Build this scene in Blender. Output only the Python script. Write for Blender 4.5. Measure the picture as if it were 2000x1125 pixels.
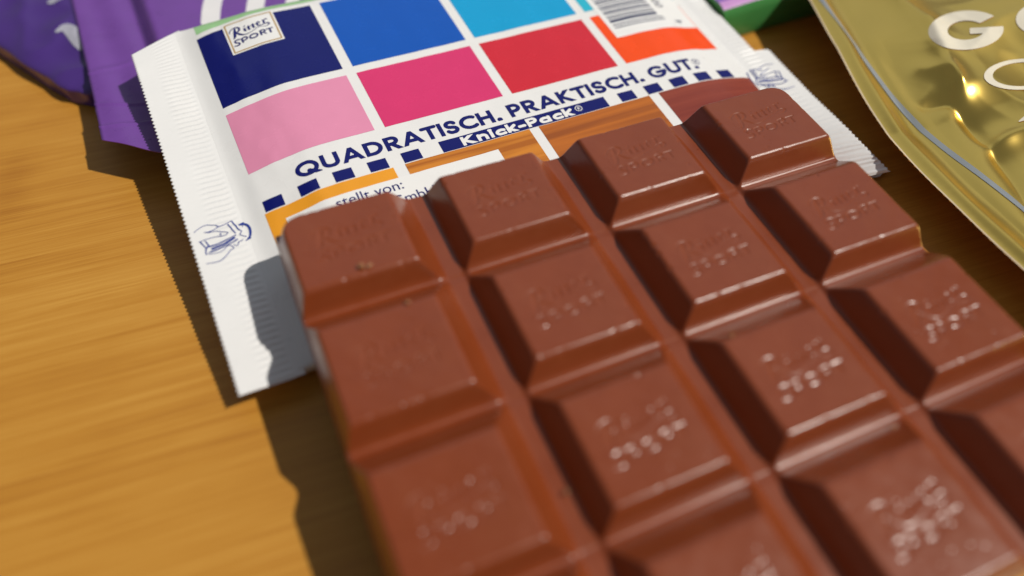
import bpy, math, random
import numpy as np
from mathutils import Matrix, Vector, noise

# ------------------------------------------------------------------ scene, camera, light
scene = bpy.context.scene
for o in list(bpy.data.objects):
    bpy.data.objects.remove(o)
col = scene.collection
MM = 0.001
R = math.radians

CAM = np.array([-44.3635, -44.8931, 90.8664])                 # millimetres
CAMR = np.array([[0.89807995, 0.33741666, -0.28213897],
                 [-0.43979043, 0.68005032, -0.58661396],
                 [-0.00606463, 0.65090825, 0.75913218]])        # columns: right, up, back
FPX = 1500.0                                                    # focal length for a 2000 px wide frame

cam_data = bpy.data.cameras.new('camera')
cam = bpy.data.objects.new('camera', cam_data)
col.objects.link(cam)
m = Matrix([list(r) + [c * MM] for r, c in zip(CAMR.tolist(), CAM)] + [[0, 0, 0, 1]])
cam.matrix_world = m
cam_data.sensor_width = 36.0
cam_data.lens = 36.0 * FPX / 2000.0
cam_data.clip_start = 0.002
cam_data.clip_end = 50.0
cam_data.dof.use_dof = True
cam_data.dof.focus_distance = 0.128
cam_data.dof.aperture_fstop = 7.0
scene.camera = cam

SUN_AZ, SUN_EL = R(-35), R(51.5)
SUN = np.array([math.cos(SUN_EL) * math.cos(SUN_AZ), math.cos(SUN_EL) * math.sin(SUN_AZ), math.sin(SUN_EL)])
world = bpy.data.worlds.new('World')
scene.world = world
world.use_nodes = True
wn = world.node_tree
wn.nodes.clear()
w_out = wn.nodes.new('ShaderNodeOutputWorld')
w_bg = wn.nodes.new('ShaderNodeBackground')
w_bg.inputs['Color'].default_value = (0.92, 0.97, 1.06, 1)      # dim room around the table
w_bg.inputs['Strength'].default_value = 0.14
wn.links.new(w_bg.outputs[0], w_out.inputs[0])

sun_data = bpy.data.lights.new('sun', 'SUN')
sun_data.energy = 3.5
sun_data.angle = R(0.9)
sun_data.color = (1.0, 0.945, 0.86)
sun = bpy.data.objects.new('sun', sun_data)
col.objects.link(sun)
sun.rotation_euler = Vector(SUN.tolist()).to_track_quat('Z', 'Y').to_euler()
sun.location = (0.4, -0.2, 0.6)

# the bright sky in the window beside the table
WIN = Vector((math.cos(R(43)) * math.cos(R(60)), math.cos(R(43)) * math.sin(R(60)), math.sin(R(43))))
win_data = bpy.data.lights.new('window_light', 'AREA')
win_data.shape = 'RECTANGLE'
win_data.size, win_data.size_y = 1.1, 0.8
win_data.energy = 0.85
win_data.color = (0.80, 0.88, 1.0)
win = bpy.data.objects.new('window_light', win_data)
col.objects.link(win)
win.location = WIN * 0.95
win.rotation_euler = WIN.to_track_quat('Z', 'Y').to_euler()

vs = scene.view_settings
vs.view_transform = 'Standard'
vs.look = 'None'
vs.exposure = 0.0
vs.gamma = 1.0
scene.render.engine = 'CYCLES'

# ------------------------------------------------------------------ helpers
rng = np.random.default_rng(7)
random.seed(7)


def ray(px, py):
    """direction (world) through a pixel of the 2000 x 1125 photograph"""
    d = np.array([(px - 1000.0) / FPX, -(py - 562.5) / FPX, -1.0])
    return CAMR @ d


def at_z(px, py, z):
    """point of the pixel's ray on the horizontal plane z (mm)"""
    d = ray(px, py)
    return CAM + d * ((z - CAM[2]) / d[2])


class Frame:
    def __init__(self, o, x, y, z):
        self.o, self.A = np.array(o, float), np.array([x, y, z], float)

    def world(self, p):
        return self.o + np.asarray(p, float) @ self.A

    def local(self, p):
        return (np.asarray(p, float) - self.o) @ self.A.T

    def at_h(self, px, py, h):
        d = ray(px, py)
        n = self.A[2]
        t = (h - (CAM - self.o) @ n) / (d @ n)
        return self.local(CAM + d * t)[:2]

    def matrix(self):
        x, y, z = self.A
        o = self.o * MM
        return Matrix([[x[0], y[0], z[0], o[0]], [x[1], y[1], z[1], o[1]], [x[2], y[2], z[2], o[2]], [0, 0, 0, 1]])


BAR = Frame([-43.1591, 42.4305, 13.7367], [0.99888652, -0.04282713, -0.0197878],
            [0.04406944, 0.99675774, 0.06731928], [0.01684056, -0.06811636, 0.99753524])
PACK = Frame([-17.9619, 74.4563, 13.0151], [0.99938806, 0.0, -0.03497859],
             [0.00474714, 0.99074784, 0.13563253], [0.03465495, -0.13571557, 0.99014157])


def make_mesh(name, verts, faces, mat, smooth=True):
    me = bpy.data.meshes.new(name)
    me.from_pydata((np.asarray(verts, float) * MM).tolist(), [], [list(map(int, f)) for f in faces])
    me.update()
    if smooth:
        me.polygons.foreach_set('use_smooth', [True] * len(me.polygons))
    if mat:
        me.materials.append(mat)
    return me


def add(name, me, parent=None):
    o = bpy.data.objects.new(name, me)
    col.objects.link(o)
    if parent is not None:
        o.parent = parent
    return o


def part(name, verts, faces, mat, parent=None, smooth=True):
    return add(name, make_mesh(name, verts, faces, mat, smooth), parent)


def thing(name, label, cat, frame=None, loc=None, group=None):
    o = bpy.data.objects.new(name, None)
    col.objects.link(o)
    o.empty_display_size = 0.01
    if frame is not None:
        o.matrix_world = frame.matrix()
    elif loc is not None:
        o.location = [c * MM for c in loc]
    o['label'] = label
    o['category'] = cat
    if group:
        o['group'] = group
    return o


def tag(o, label, cat, group=None):
    o['label'] = label
    o['category'] = cat
    if group:
        o['group'] = group


def grid_faces(nu, nv):
    i = np.arange(nu - 1)[:, None]
    j = np.arange(nv - 1)[None, :]
    a = (i * nv + j).ravel()
    return np.stack([a, a + nv, a + nv + 1, a + 1], 1)


def grid(us, vs_, fn):
    U, V = np.meshgrid(us, vs_, indexing='ij')
    P = fn(U.ravel(), V.ravel())
    return P, grid_faces(len(us), len(vs_))


def stroke_sdf(X, Y, strokes):
    """strokes: list of polylines of (x, y, width); signed distance of their union"""
    D = np.full(X.shape, 1e9)
    for s in strokes:
        s = np.asarray(s, float)
        if len(s) == 1:
            s = np.vstack([s, s + [1e-4, 0, 0]])
        for a, b in zip(s[:-1], s[1:]):
            d = b[:2] - a[:2]
            L = d @ d + 1e-12
            t = np.clip(((X - a[0]) * d[0] + (Y - a[1]) * d[1]) / L, 0, 1)
            dist = np.hypot(X - a[0] - t * d[0], Y - a[1] - t * d[1]) - 0.5 * (a[2] + t * (b[2] - a[2]))
            np.minimum(D, dist, out=D)
    return D


def fill_sdf(fn, x0, x1, y0, y1, step):
    """filled outline of fn(X, Y) < 0 as clipped grid cells -> 2D verts, faces"""
    nx, ny = max(2, int((x1 - x0) / step) + 1), max(2, int((y1 - y0) / step) + 1)
    xs, ys = np.linspace(x0, x1, nx), np.linspace(y0, y1, ny)
    X, Y = np.meshgrid(xs, ys, indexing='ij')
    F = fn(X, Y)
    verts, faces, idx = [], [], {}

    def vid(key, p):
        k = idx.get(key)
        if k is None:
            k = idx[key] = len(verts)
            verts.append(p)
        return k

    neg = F < 0
    cells = np.argwhere(neg[:-1, :-1] | neg[1:, :-1] | neg[1:, 1:] | neg[:-1, 1:])
    for i, j in cells.tolist():
        c = [(i, j), (i + 1, j), (i + 1, j + 1), (i, j + 1)]
        poly = []
        for k in range(4):
            a, b = c[k], c[(k + 1) % 4]
            fa, fb = F[a], F[b]
            if fa < 0:
                poly.append(vid(a, (xs[a[0]], ys[a[1]])))
            if (fa < 0) != (fb < 0):
                t = fa / (fa - fb)
                t = min(max(t, 0.02), 0.98)
                key = (a, b) if a < b else (b, a)
                poly.append(vid(key, (xs[a[0]] + t * (xs[b[0]] - xs[a[0]]), ys[a[1]] + t * (ys[b[1]] - ys[a[1]]))))
        if len(poly) >= 3:
            faces.append(poly)
    return np.array(verts), faces


def smooth_curve(pts, n=6):
    """Catmull-Rom through (x, y, w) points"""
    p = np.asarray(pts, float)
    if len(p) < 3:
        return p
    q = np.vstack([2 * p[0] - p[1], p, 2 * p[-1] - p[-2]])
    out = []
    for i in range(1, len(q) - 2):
        for t in np.linspace(0, 1, n, endpoint=False):
            a, b, c, d = q[i - 1], q[i], q[i + 1], q[i + 2]
            out.append(0.5 * ((2 * b) + (-a + c) * t + (2 * a - 5 * b + 4 * c - d) * t * t + (-a + 3 * b - 3 * c + d) * t ** 3))
    out.append(p[-1])
    out = np.array(out)
    out[:, 2] = np.maximum(out[:, 2], 0)
    return out


def text_mesh(s, bold=0.0, shear=0.0, spacing=1.0):
    """2D verts + faces of a line of text in the built-in font"""
    cu = bpy.data.curves.new('lettering', 'FONT')
    cu.body = s
    cu.size = 1.0
    cu.offset = bold
    cu.shear = shear
    cu.space_character = spacing
    cu.resolution_u = 6
    ob = bpy.data.objects.new('lettering', cu)
    col.objects.link(ob)
    dg = bpy.context.evaluated_depsgraph_get()
    me = bpy.data.meshes.new_from_object(ob.evaluated_get(dg))
    v = np.array([list(p.co)[:2] for p in me.vertices])
    f = [list(p.vertices) for p in me.polygons]
    bpy.data.objects.remove(ob)
    bpy.data.curves.remove(cu)
    bpy.data.meshes.remove(me)
    return v, f


def fbm(x, y, z=0.0, octaves=4, scale=1.0):
    return np.array([noise.fractal(Vector((a * scale, b * scale, z)), 1.0, 2.0, octaves) for a, b in zip(x, y)])


# ------------------------------------------------------------------ materials
def nodes_of(name):
    mt = bpy.data.materials.new(name)
    mt.use_nodes = True
    nt = mt.node_tree
    b = nt.nodes['Principled BSDF']
    return mt, nt, b


def simple(name, rgb, rough=0.4, metallic=0.0, spec=0.5, coat=0.0, vary=0.06, vscale=220.0, bump=0.0, bscale=900.0,
           rough_var=0.08):
    mt, nt, b = nodes_of(name)
    N, L = nt.nodes, nt.links
    b.inputs['Metallic'].default_value = metallic
    b.inputs['Specular IOR Level'].default_value = spec
    b.inputs['Coat Weight'].default_value = coat
    b.inputs['Coat Roughness'].default_value = 0.12
    tc = N.new('ShaderNodeTexCoord')
    nz = N.new('ShaderNodeTexNoise')
    nz.inputs['Scale'].default_value = vscale
    nz.inputs['Detail'].default_value = 5
    L.new(tc.outputs['Object'], nz.inputs['Vector'])
    mr = N.new('ShaderNodeMapRange')
    mr.inputs['From Min'].default_value = 0.3
    mr.inputs['From Max'].default_value = 0.7
    mr.inputs['To Min'].default_value = 1 - vary
    mr.inputs['To Max'].default_value = 1 + vary
    L.new(nz.outputs['Fac'], mr.inputs['Value'])
    mx = N.new('ShaderNodeVectorMath')
    mx.operation = 'SCALE'
    mx.inputs[0].default_value = rgb
    L.new(mr.outputs[0], mx.inputs['Scale'])
    L.new(mx.outputs[0], b.inputs['Base Color'])
    mr2 = N.new('ShaderNodeMapRange')
    mr2.inputs['From Min'].default_value = 0.3
    mr2.inputs['From Max'].default_value = 0.7
    mr2.inputs['To Min'].default_value = max(0.02, rough - rough_var)
    mr2.inputs['To Max'].default_value = rough + rough_var
    L.new(nz.outputs['Fac'], mr2.inputs['Value'])
    L.new(mr2.outputs[0], b.inputs['Roughness'])
    if bump:
        nb = N.new('ShaderNodeTexNoise')
        nb.inputs['Scale'].default_value = bscale
        nb.inputs['Detail'].default_value = 4
        L.new(tc.outputs['Object'], nb.inputs['Vector'])
        bp = N.new('ShaderNodeBump')
        bp.inputs['Strength'].default_value = 1.0
        bp.inputs['Distance'].default_value = bump * MM
        L.new(nb.outputs['Fac'], bp.inputs['Height'])
        L.new(bp.outputs[0], b.inputs['Normal'])
    return mt


def math_node(nt, op, a, b=None, c=None):
    n = nt.nodes.new('ShaderNodeMath')
    n.operation = op
    for i, v in enumerate((a, b, c)):
        if v is None:
            continue
        if isinstance(v, (int, float)):
            n.inputs[i].default_value = v
        else:
            nt.links.new(v, n.inputs[i])
    return n.outputs[0]


def wood_material():
    mt, nt, b = nodes_of('bamboo_wood')
    N, L = nt.nodes, nt.links
    tc = N.new('ShaderNodeTexCoord')
    mp = N.new('ShaderNodeMapping')
    mp.vector_type = 'POINT'
    mp.inputs['Rotation'].default_value = (0, 0, R(7.0))
    mp.inputs['Scale'].default_value = (1000, 1000, 1000)
    L.new(tc.outputs['Object'], mp.inputs['Vector'])
    sx = N.new('ShaderNodeSeparateXYZ')
    L.new(mp.outputs[0], sx.inputs[0])
    X, Y = sx.outputs[0], sx.outputs[1]
    strip = math_node(nt, 'FLOOR', math_node(nt, 'DIVIDE', math_node(nt, 'ADD', Y, 7.0), 21.0))
    wn_ = N.new('ShaderNodeTexWhiteNoise')
    wn_.noise_dimensions = '1D'
    L.new(strip, wn_.inputs['W'])
    sid = wn_.outputs['Value']

    def streak(fx, fy, detail, seed, dist=0.0):
        cb = N.new('ShaderNodeCombineXYZ')
        L.new(math_node(nt, 'MULTIPLY', X, fx), cb.inputs[0])
        L.new(math_node(nt, 'MULTIPLY', Y, fy), cb.inputs[1])
        L.new(math_node(nt, 'MULTIPLY_ADD', sid, 37.0, seed), cb.inputs[2])
        nz = N.new('ShaderNodeTexNoise')
        nz.inputs['Scale'].default_value = 1.0
        nz.inputs['Detail'].default_value = detail
        nz.inputs['Roughness'].default_value = 0.62
        nz.inputs['Distortion'].default_value = dist
        L.new(cb.outputs[0], nz.inputs['Vector'])
        return nz.outputs['Fac']

    broad = streak(0.008, 0.10, 3, 1.0, 0.15)
    mid = streak(0.02, 0.95, 5, 9.0, 0.0)
    fine = streak(0.06, 4.2, 5, 21.0)
    pore = streak(0.045, 6.5, 2, 80.0)
    blot = streak(0.035, 0.05, 3, 60.0)
    v = math_node(nt, 'ADD', math_node(nt, 'MULTIPLY', broad, 0.24), math_node(nt, 'MULTIPLY', mid, 0.32))
    v = math_node(nt, 'ADD', v, math_node(nt, 'MULTIPLY', fine, 0.34))
    v = math_node(nt, 'ADD', v, math_node(nt, 'MULTIPLY', blot, 0.18))
    v = math_node(nt, 'ADD', v, math_node(nt, 'MULTIPLY', sid, 0.035))
    pm = N.new('ShaderNodeMapRange')
    pm.inputs['From Min'].default_value = 0.60
    pm.inputs['From Max'].default_value = 0.72
    pm.inputs['To Max'].default_value = 0.09
    L.new(pore, pm.inputs['Value'])
    v = math_node(nt, 'SUBTRACT', v, pm.outputs[0])
    # culm nodes: short darker bands across a strip
    per = 260.0
    xo = math_node(nt, 'ADD', X, math_node(nt, 'MULTIPLY', sid, 640.0))
    xm = math_node(nt, 'ABSOLUTE', math_node(nt, 'SUBTRACT', math_node(nt, 'PINGPONG', xo, per), per * 0.5))
    xm = math_node(nt, 'ADD', xm, math_node(nt, 'MULTIPLY', math_node(nt, 'SUBTRACT', mid, 0.5), 10.0))
    band = N.new('ShaderNodeMapRange')
    band.inputs['From Min'].default_value = 0.5
    band.inputs['From Max'].default_value = 2.6
    band.inputs['To Min'].default_value = 0.10
    band.inputs['To Max'].default_value = 0.0
    L.new(xm, band.inputs['Value'])
    v = math_node(nt, 'SUBTRACT', v, band.outputs[0])
    # one culm scar that shows beside the purple wrapper
    ca, sa = math.cos(R(7)), math.sin(R(7))
    nx_, ny_ = -79.5 * ca - 86.0 * sa, -79.5 * sa + 86.0 * ca
    dx_ = math_node(nt, 'DIVIDE', math_node(nt, 'SUBTRACT', math_node(nt, 'ADD', X, math_node(nt, 'MULTIPLY', fine, 5.0)), nx_ + 2.5), 3.2)
    dy_ = math_node(nt, 'DIVIDE', math_node(nt, 'SUBTRACT', Y, ny_), 9.0)
    rr2 = math_node(nt, 'ADD', math_node(nt, 'MULTIPLY', dx_, dx_), math_node(nt, 'POWER', math_node(nt, 'ABSOLUTE', dy_), 4.0))
    scar = math_node(nt, 'MULTIPLY', math_node(nt, 'EXPONENT', math_node(nt, 'MULTIPLY', rr2, -1.0)), 0.075)
    v = math_node(nt, 'SUBTRACT', v, scar)
    cr = N.new('ShaderNodeValToRGB')
    e = cr.color_ramp.elements
    e[0].position, e[0].color = 0.38, (0.36, 0.138, 0.014, 1)
    e[1].position, e[1].color = 0.72, (0.60, 0.31, 0.056, 1)
    e2 = e.new(0.55)
    e2.color = (0.49, 0.222, 0.028, 1)
    L.new(v, cr.inputs[0])
    L.new(cr.outputs[0], b.inputs['Base Color'])
    rr = N.new('ShaderNodeMapRange')
    rr.inputs['To Min'].default_value = 0.38
    rr.inputs['To Max'].default_value = 0.58
    L.new(fine, rr.inputs['Value'])
    L.new(rr.outputs[0], b.inputs['Roughness'])
    b.inputs['Specular IOR Level'].default_value = 0.4
    bp = N.new('ShaderNodeBump')
    bp.inputs['Strength'].default_value = 0.35
    bp.inputs['Distance'].default_value = 0.05 * MM
    L.new(math_node(nt, 'ADD', fine, mid), bp.inputs['Height'])
    L.new(bp.outputs[0], b.inputs['Normal'])
    return mt


def chocolate_material():
    mt, nt, b = nodes_of('milk_chocolate')
    N, L = nt.nodes, nt.links
    tc = N.new('ShaderNodeTexCoord')
    n1 = N.new('ShaderNodeTexNoise')
    n1.inputs['Scale'].default_value = 130
    n1.inputs['Detail'].default_value = 5
    L.new(tc.outputs['Object'], n1.inputs['Vector'])
    cr = N.new('ShaderNodeValToRGB')
    cr.color_ramp.elements[0].position = 0.3
    cr.color_ramp.elements[0].color = (0.188, 0.035, 0.0075, 1)
    cr.color_ramp.elements[1].position = 0.7
    cr.color_ramp.elements[1].color = (0.218, 0.043, 0.0100, 1)
    L.new(n1.outputs['Fac'], cr.inputs[0])
    # thin patchy bloom and rubbed marks
    nb_ = N.new('ShaderNodeTexNoise')
    nb_.inputs['Scale'].default_value = 48
    nb_.inputs['Detail'].default_value = 9
    nb_.inputs['Roughness'].default_value = 0.68
    nb_.inputs['Distortion'].default_value = 1.2
    L.new(tc.outputs['Object'], nb_.inputs['Vector'])
    bm_ = N.new('ShaderNodeMapRange')
    bm_.inputs['From Min'].default_value = 0.46
    bm_.inputs['From Max'].default_value = 0.78
    bm_.inputs['To Max'].default_value = 0.28
    L.new(nb_.outputs['Fac'], bm_.inputs['Value'])
    mxb = N.new('ShaderNodeMix')
    mxb.data_type = 'RGBA'
    mxb.inputs['B'].default_value = (0.27, 0.080, 0.030, 1)
    L.new(bm_.outputs[0], mxb.inputs['Factor'])
    L.new(cr.outputs[0], mxb.inputs['A'])
    L.new(mxb.outputs['Result'], b.inputs['Base Color'])
    n2 = N.new('ShaderNodeTexNoise')
    n2.inputs['Scale'].default_value = 260
    n2.inputs['Detail'].default_value = 6
    L.new(tc.outputs['Object'], n2.inputs['Vector'])
    mr = N.new('ShaderNodeMapRange')
    mr.inputs['From Min'].default_value = 0.3
    mr.inputs['From Max'].default_value = 0.7
    mr.inputs['To Min'].default_value = 0.26
    mr.inputs['To Max'].default_value = 0.33
    L.new(n2.outputs['Fac'], mr.inputs['Value'])
    L.new(mr.outputs[0], b.inputs['Roughness'])
    b.inputs['Specular IOR Level'].default_value = 0.58
    b.inputs['Coat Weight'].default_value = 0.22
    b.inputs['Coat Roughness'].default_value = 0.26
    n3 = N.new('ShaderNodeTexNoise')
    n3.inputs['Scale'].default_value = 420
    n3.inputs['Detail'].default_value = 5
    L.new(tc.outputs['Object'], n3.inputs['Vector'])
    bp = N.new('ShaderNodeBump')
    bp.inputs['Distance'].default_value = 0.02 * MM
    bp.inputs['Strength'].default_value = 0.6
    L.new(n3.outputs['Fac'], bp.inputs['Height'])
    L.new(bp.outputs[0], b.inputs['Normal'])
    return mt


def grainy_print(name, a, b_, rough=0.3):
    """printed square with wood-like brown streaks"""
    mt, nt, b = nodes_of(name)
    N, L = nt.nodes, nt.links
    tc = N.new('ShaderNodeTexCoord')
    mp = N.new('ShaderNodeMapping')
    mp.inputs['Scale'].default_value = (18, 520, 100)
    mp.inputs['Rotation'].default_value = (0, 0, R(-3))
    L.new(tc.outputs['Object'], mp.inputs['Vector'])
    nz = N.new('ShaderNodeTexNoise')
    nz.inputs['Scale'].default_value = 1.0
    nz.inputs['Detail'].default_value = 3
    nz.inputs['Distortion'].default_value = 0.6
    L.new(mp.outputs[0], nz.inputs['Vector'])
    cr = N.new('ShaderNodeValToRGB')
    cr.color_ramp.elements[0].position = 0.36
    cr.color_ramp.elements[0].color = (*a, 1)
    cr.color_ramp.elements[1].position = 0.62
    cr.color_ramp.elements[1].color = (*b_, 1)
    L.new(nz.outputs['Fac'], cr.inputs[0])
    L.new(cr.outputs[0], b.inputs['Base Color'])
    b.inputs['Roughness'].default_value = rough
    return mt


def gold_material():
    mt = simple('gold_foil', (0.93, 0.66, 0.16), rough=0.31, metallic=1.0, vary=0.04, vscale=60, bump=0.0, bscale=160, rough_var=0.03)
    return mt


M = {}
M['wood'] = wood_material()
M['choc'] = chocolate_material()
M['white'] = simple('white_wrapper_film', (0.79, 0.79, 0.785), 0.30, spec=0.5, vary=0.012, bump=0.06, bscale=150)
M['white_print'] = simple('white_print', (0.82, 0.82, 0.81), 0.32, vary=0.01)
INK = dict(navy=(0.001, 0.004, 0.125), blue=(0.0, 0.085, 0.46), cyan=(0.0, 0.33, 0.64), turquoise=(0.02, 0.45, 0.62),
           pink=(0.74, 0.27, 0.43), magenta=(0.66, 0.034, 0.155), red=(0.60, 0.018, 0.036), orange=(0.88, 0.072, 0.0),
           yellow=(0.80, 0.33, 0.02), green=(0.34, 0.62, 0.30), gold=(0.45, 0.29, 0.10), dark=(0.006, 0.014, 0.17),
           bars=(0.012, 0.022, 0.09), lineblue=(0.02, 0.045, 0.27))
for k, c in INK.items():
    M[k] = simple('ink_' + k, c, 0.24, spec=0.4, vary=0.02, coat=0.04, bump=0.05, bscale=130)
M['brown1'] = grainy_print('ink_amber_brown', (0.40, 0.115, 0.008), (0.62, 0.22, 0.02))
M['brown2'] = grainy_print('ink_mid_brown', (0.30, 0.075, 0.008), (0.48, 0.135, 0.012))
M['brown3'] = grainy_print('ink_red_brown', (0.20, 0.028, 0.014), (0.26, 0.045, 0.022))
M['purple'] = simple('purple_film', (0.165, 0.058, 0.32), 0.32, vary=0.05, bump=0.25, bscale=70)
M['purple_dark'] = simple('deep_purple_film', (0.065, 0.026, 0.20), 0.30, vary=0.03, vscale=40, coat=0.12, bump=0.04, bscale=40)
M['lilac'] = simple('lilac_layer_and_reflection', (0.42, 0.42, 0.50), 0.25, vary=0.1)  # inner film layer, and the reflection painted on the dark wrapper
M['purple_white'] = simple('white_letter_print', (0.80, 0.79, 0.80), 0.34, vary=0.02)
M['box_green'] = simple('green_card', (0.055, 0.24, 0.06), 0.4, vary=0.05)
M['box_purple'] = simple('violet_card', (0.24, 0.11, 0.46), 0.32, vary=0.04, coat=0.2)
M['box_highlight'] = simple('painted_edge_highlight', (0.55, 0.28, 0.60), 0.35, vary=0.04)  # pinkish highlight between side and top, put in as colour
M['gold_foil'] = gold_material()
M['cream'] = simple('cream_print', (0.80, 0.74, 0.60), 0.4, vary=0.03)
M['silver'] = simple('silver_grey_print', (0.33, 0.36, 0.38), 0.3, metallic=0.3, vary=0.03)
M['pale_edge'] = simple('pale_cut_edge', (0.62, 0.50, 0.34), 0.5)
M['scrap_blue'] = simple('scrap_navy_film', (0.010, 0.012, 0.06), 0.3)
M['crumb'] = simple('crumb_chocolate', (0.30, 0.13, 0.055), 0.45, vary=0.2, vscale=1500)

# ------------------------------------------------------------------ the setting: table
tv, tf = grid(np.linspace(-600, 600, 25), np.linspace(-400, 800, 25), lambda u, v: np.stack([u, v, 0 * u], 1))
nv = len(tv)
table = part('table_top', tv, tf, M['wood'], smooth=False)
table['kind'] = 'structure'
table['label'] = 'honey coloured bamboo table top'

# ------------------------------------------------------------------ logo strokes (drawn on the photographed label)
def c2p(pts, scale, ox, oy, k=1.0):
    return [(x / scale + ox, y / scale + oy, w * k / scale) for x, y, w in pts]


LOGO_RAW = [
    # script word
    [(470, 482, 6), (456, 458, 16), (482, 420, 18), (535, 390, 20), (600, 380, 28), (648, 395, 38), (655, 428, 36), (630, 455, 26), (588, 470, 14)],
    [(560, 398, 26), (566, 450, 46), (570, 520, 48), (566, 562, 34), (536, 590, 6)],
    [(588, 466, 22), (640, 494, 40), (700, 517, 36), (770, 525, 22), (840, 514, 16), (920, 482, 12), (1000, 440, 12),
     (1080, 398, 13), (1160, 360, 17), (1220, 344, 26), (1258, 356, 27), (1232, 386, 18), (1170, 406, 12), (1105, 412, 9), (1048, 414, 7)],
    [(738, 428, 6), (764, 422, 34), (776, 452, 38), (806, 466, 10)], [(748, 385, 18), (768, 372, 22)],
    [(838, 372, 8), (846, 400, 34), (858, 438, 36), (894, 440, 8)], [(806, 404, 12), (884, 384, 12)],
    [(924, 345, 8), (934, 376, 34), (948, 414, 36), (986, 414, 8)], [(892, 380, 12), (978, 358, 12)],
    [(1012, 372, 12), (1058, 350, 14), (1066, 324, 16), (1034, 322, 22), (1012, 354, 32), (1038, 388, 26), (1090, 372, 8)],
    [(1108, 292, 8), (1138, 292, 30), (1152, 340, 34)], [(1142, 300, 12), (1172, 268, 16), (1198, 272, 26)],
    # block capitals
    [(668, 600, 26), (612, 606, 28), (566, 630, 28), (590, 655, 28), (650, 664, 28), (664, 690, 28), (622, 710, 28), (566, 716, 22)],
    [(706, 594, 32), (736, 662, 32)], [(706, 592, 26), (776, 572, 28), (820, 590, 28), (796, 620, 28), (728, 634, 24)],
    [(872, 592, 30), (890, 558, 30), (945, 538, 30), (1005, 538, 30), (1028, 556, 30), (1005, 590, 30), (950, 608, 30), (895, 610, 30), (872, 592, 30)],
    [(1078, 498, 32), (1108, 566, 32)], [(1078, 496, 26), (1136, 478, 28), (1176, 490, 28), (1156, 514, 26), (1096, 530, 22)],
    [(1134, 522, 26), (1200, 546, 24)],
    [(1206, 466, 26), (1318, 440, 26)], [(1262, 456, 32), (1294, 524, 32)],
]
LOGO_SPLIT = 12
LOGO_CURVED = set(list(range(0, LOGO_SPLIT)) + [12, 14, 15, 17])


def pack_pts(pts, h):
    """pixel strokes -> pack-plane (u, v, width mm)"""
    out = []
    for x, y, w in pts:
        u, v = PACK.at_h(x, y, h)
        u2, v2 = PACK.at_h(x + 1, y, h)
        out.append((u, v, w * math.hypot(u2 - u, v2 - v) * 1.28))
    return out


LOGO = []
for i, s in enumerate(LOGO_RAW):
    q = pack_pts(c2p(s, 10.0, 400, 10), 0)
    LOGO.append(smooth_curve(q, 5) if i in LOGO_CURVED else np.array(q))
_all = np.vstack(LOGO)
LOGO_C = (_all[:, :2].min(0) + _all[:, :2].max(0)) / 2
LOGO_W = np.ptp(_all[:, 0])

# ------------------------------------------------------------------ chocolate bar
PX, PY, H = 22.5, 20.3, 4.1


def soft(T, w0, w1):
    z = np.where(T < -w0, 0, np.where(T < w0, (T + w0) ** 2 / (4 * w0), T))
    s = 1 - T
    q = np.where(s < -w1, 0, np.where(s < w1, (s + w1) ** 2 / (4 * w1), s))
    return np.where(T > 0.5, 1 - q, z)


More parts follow.
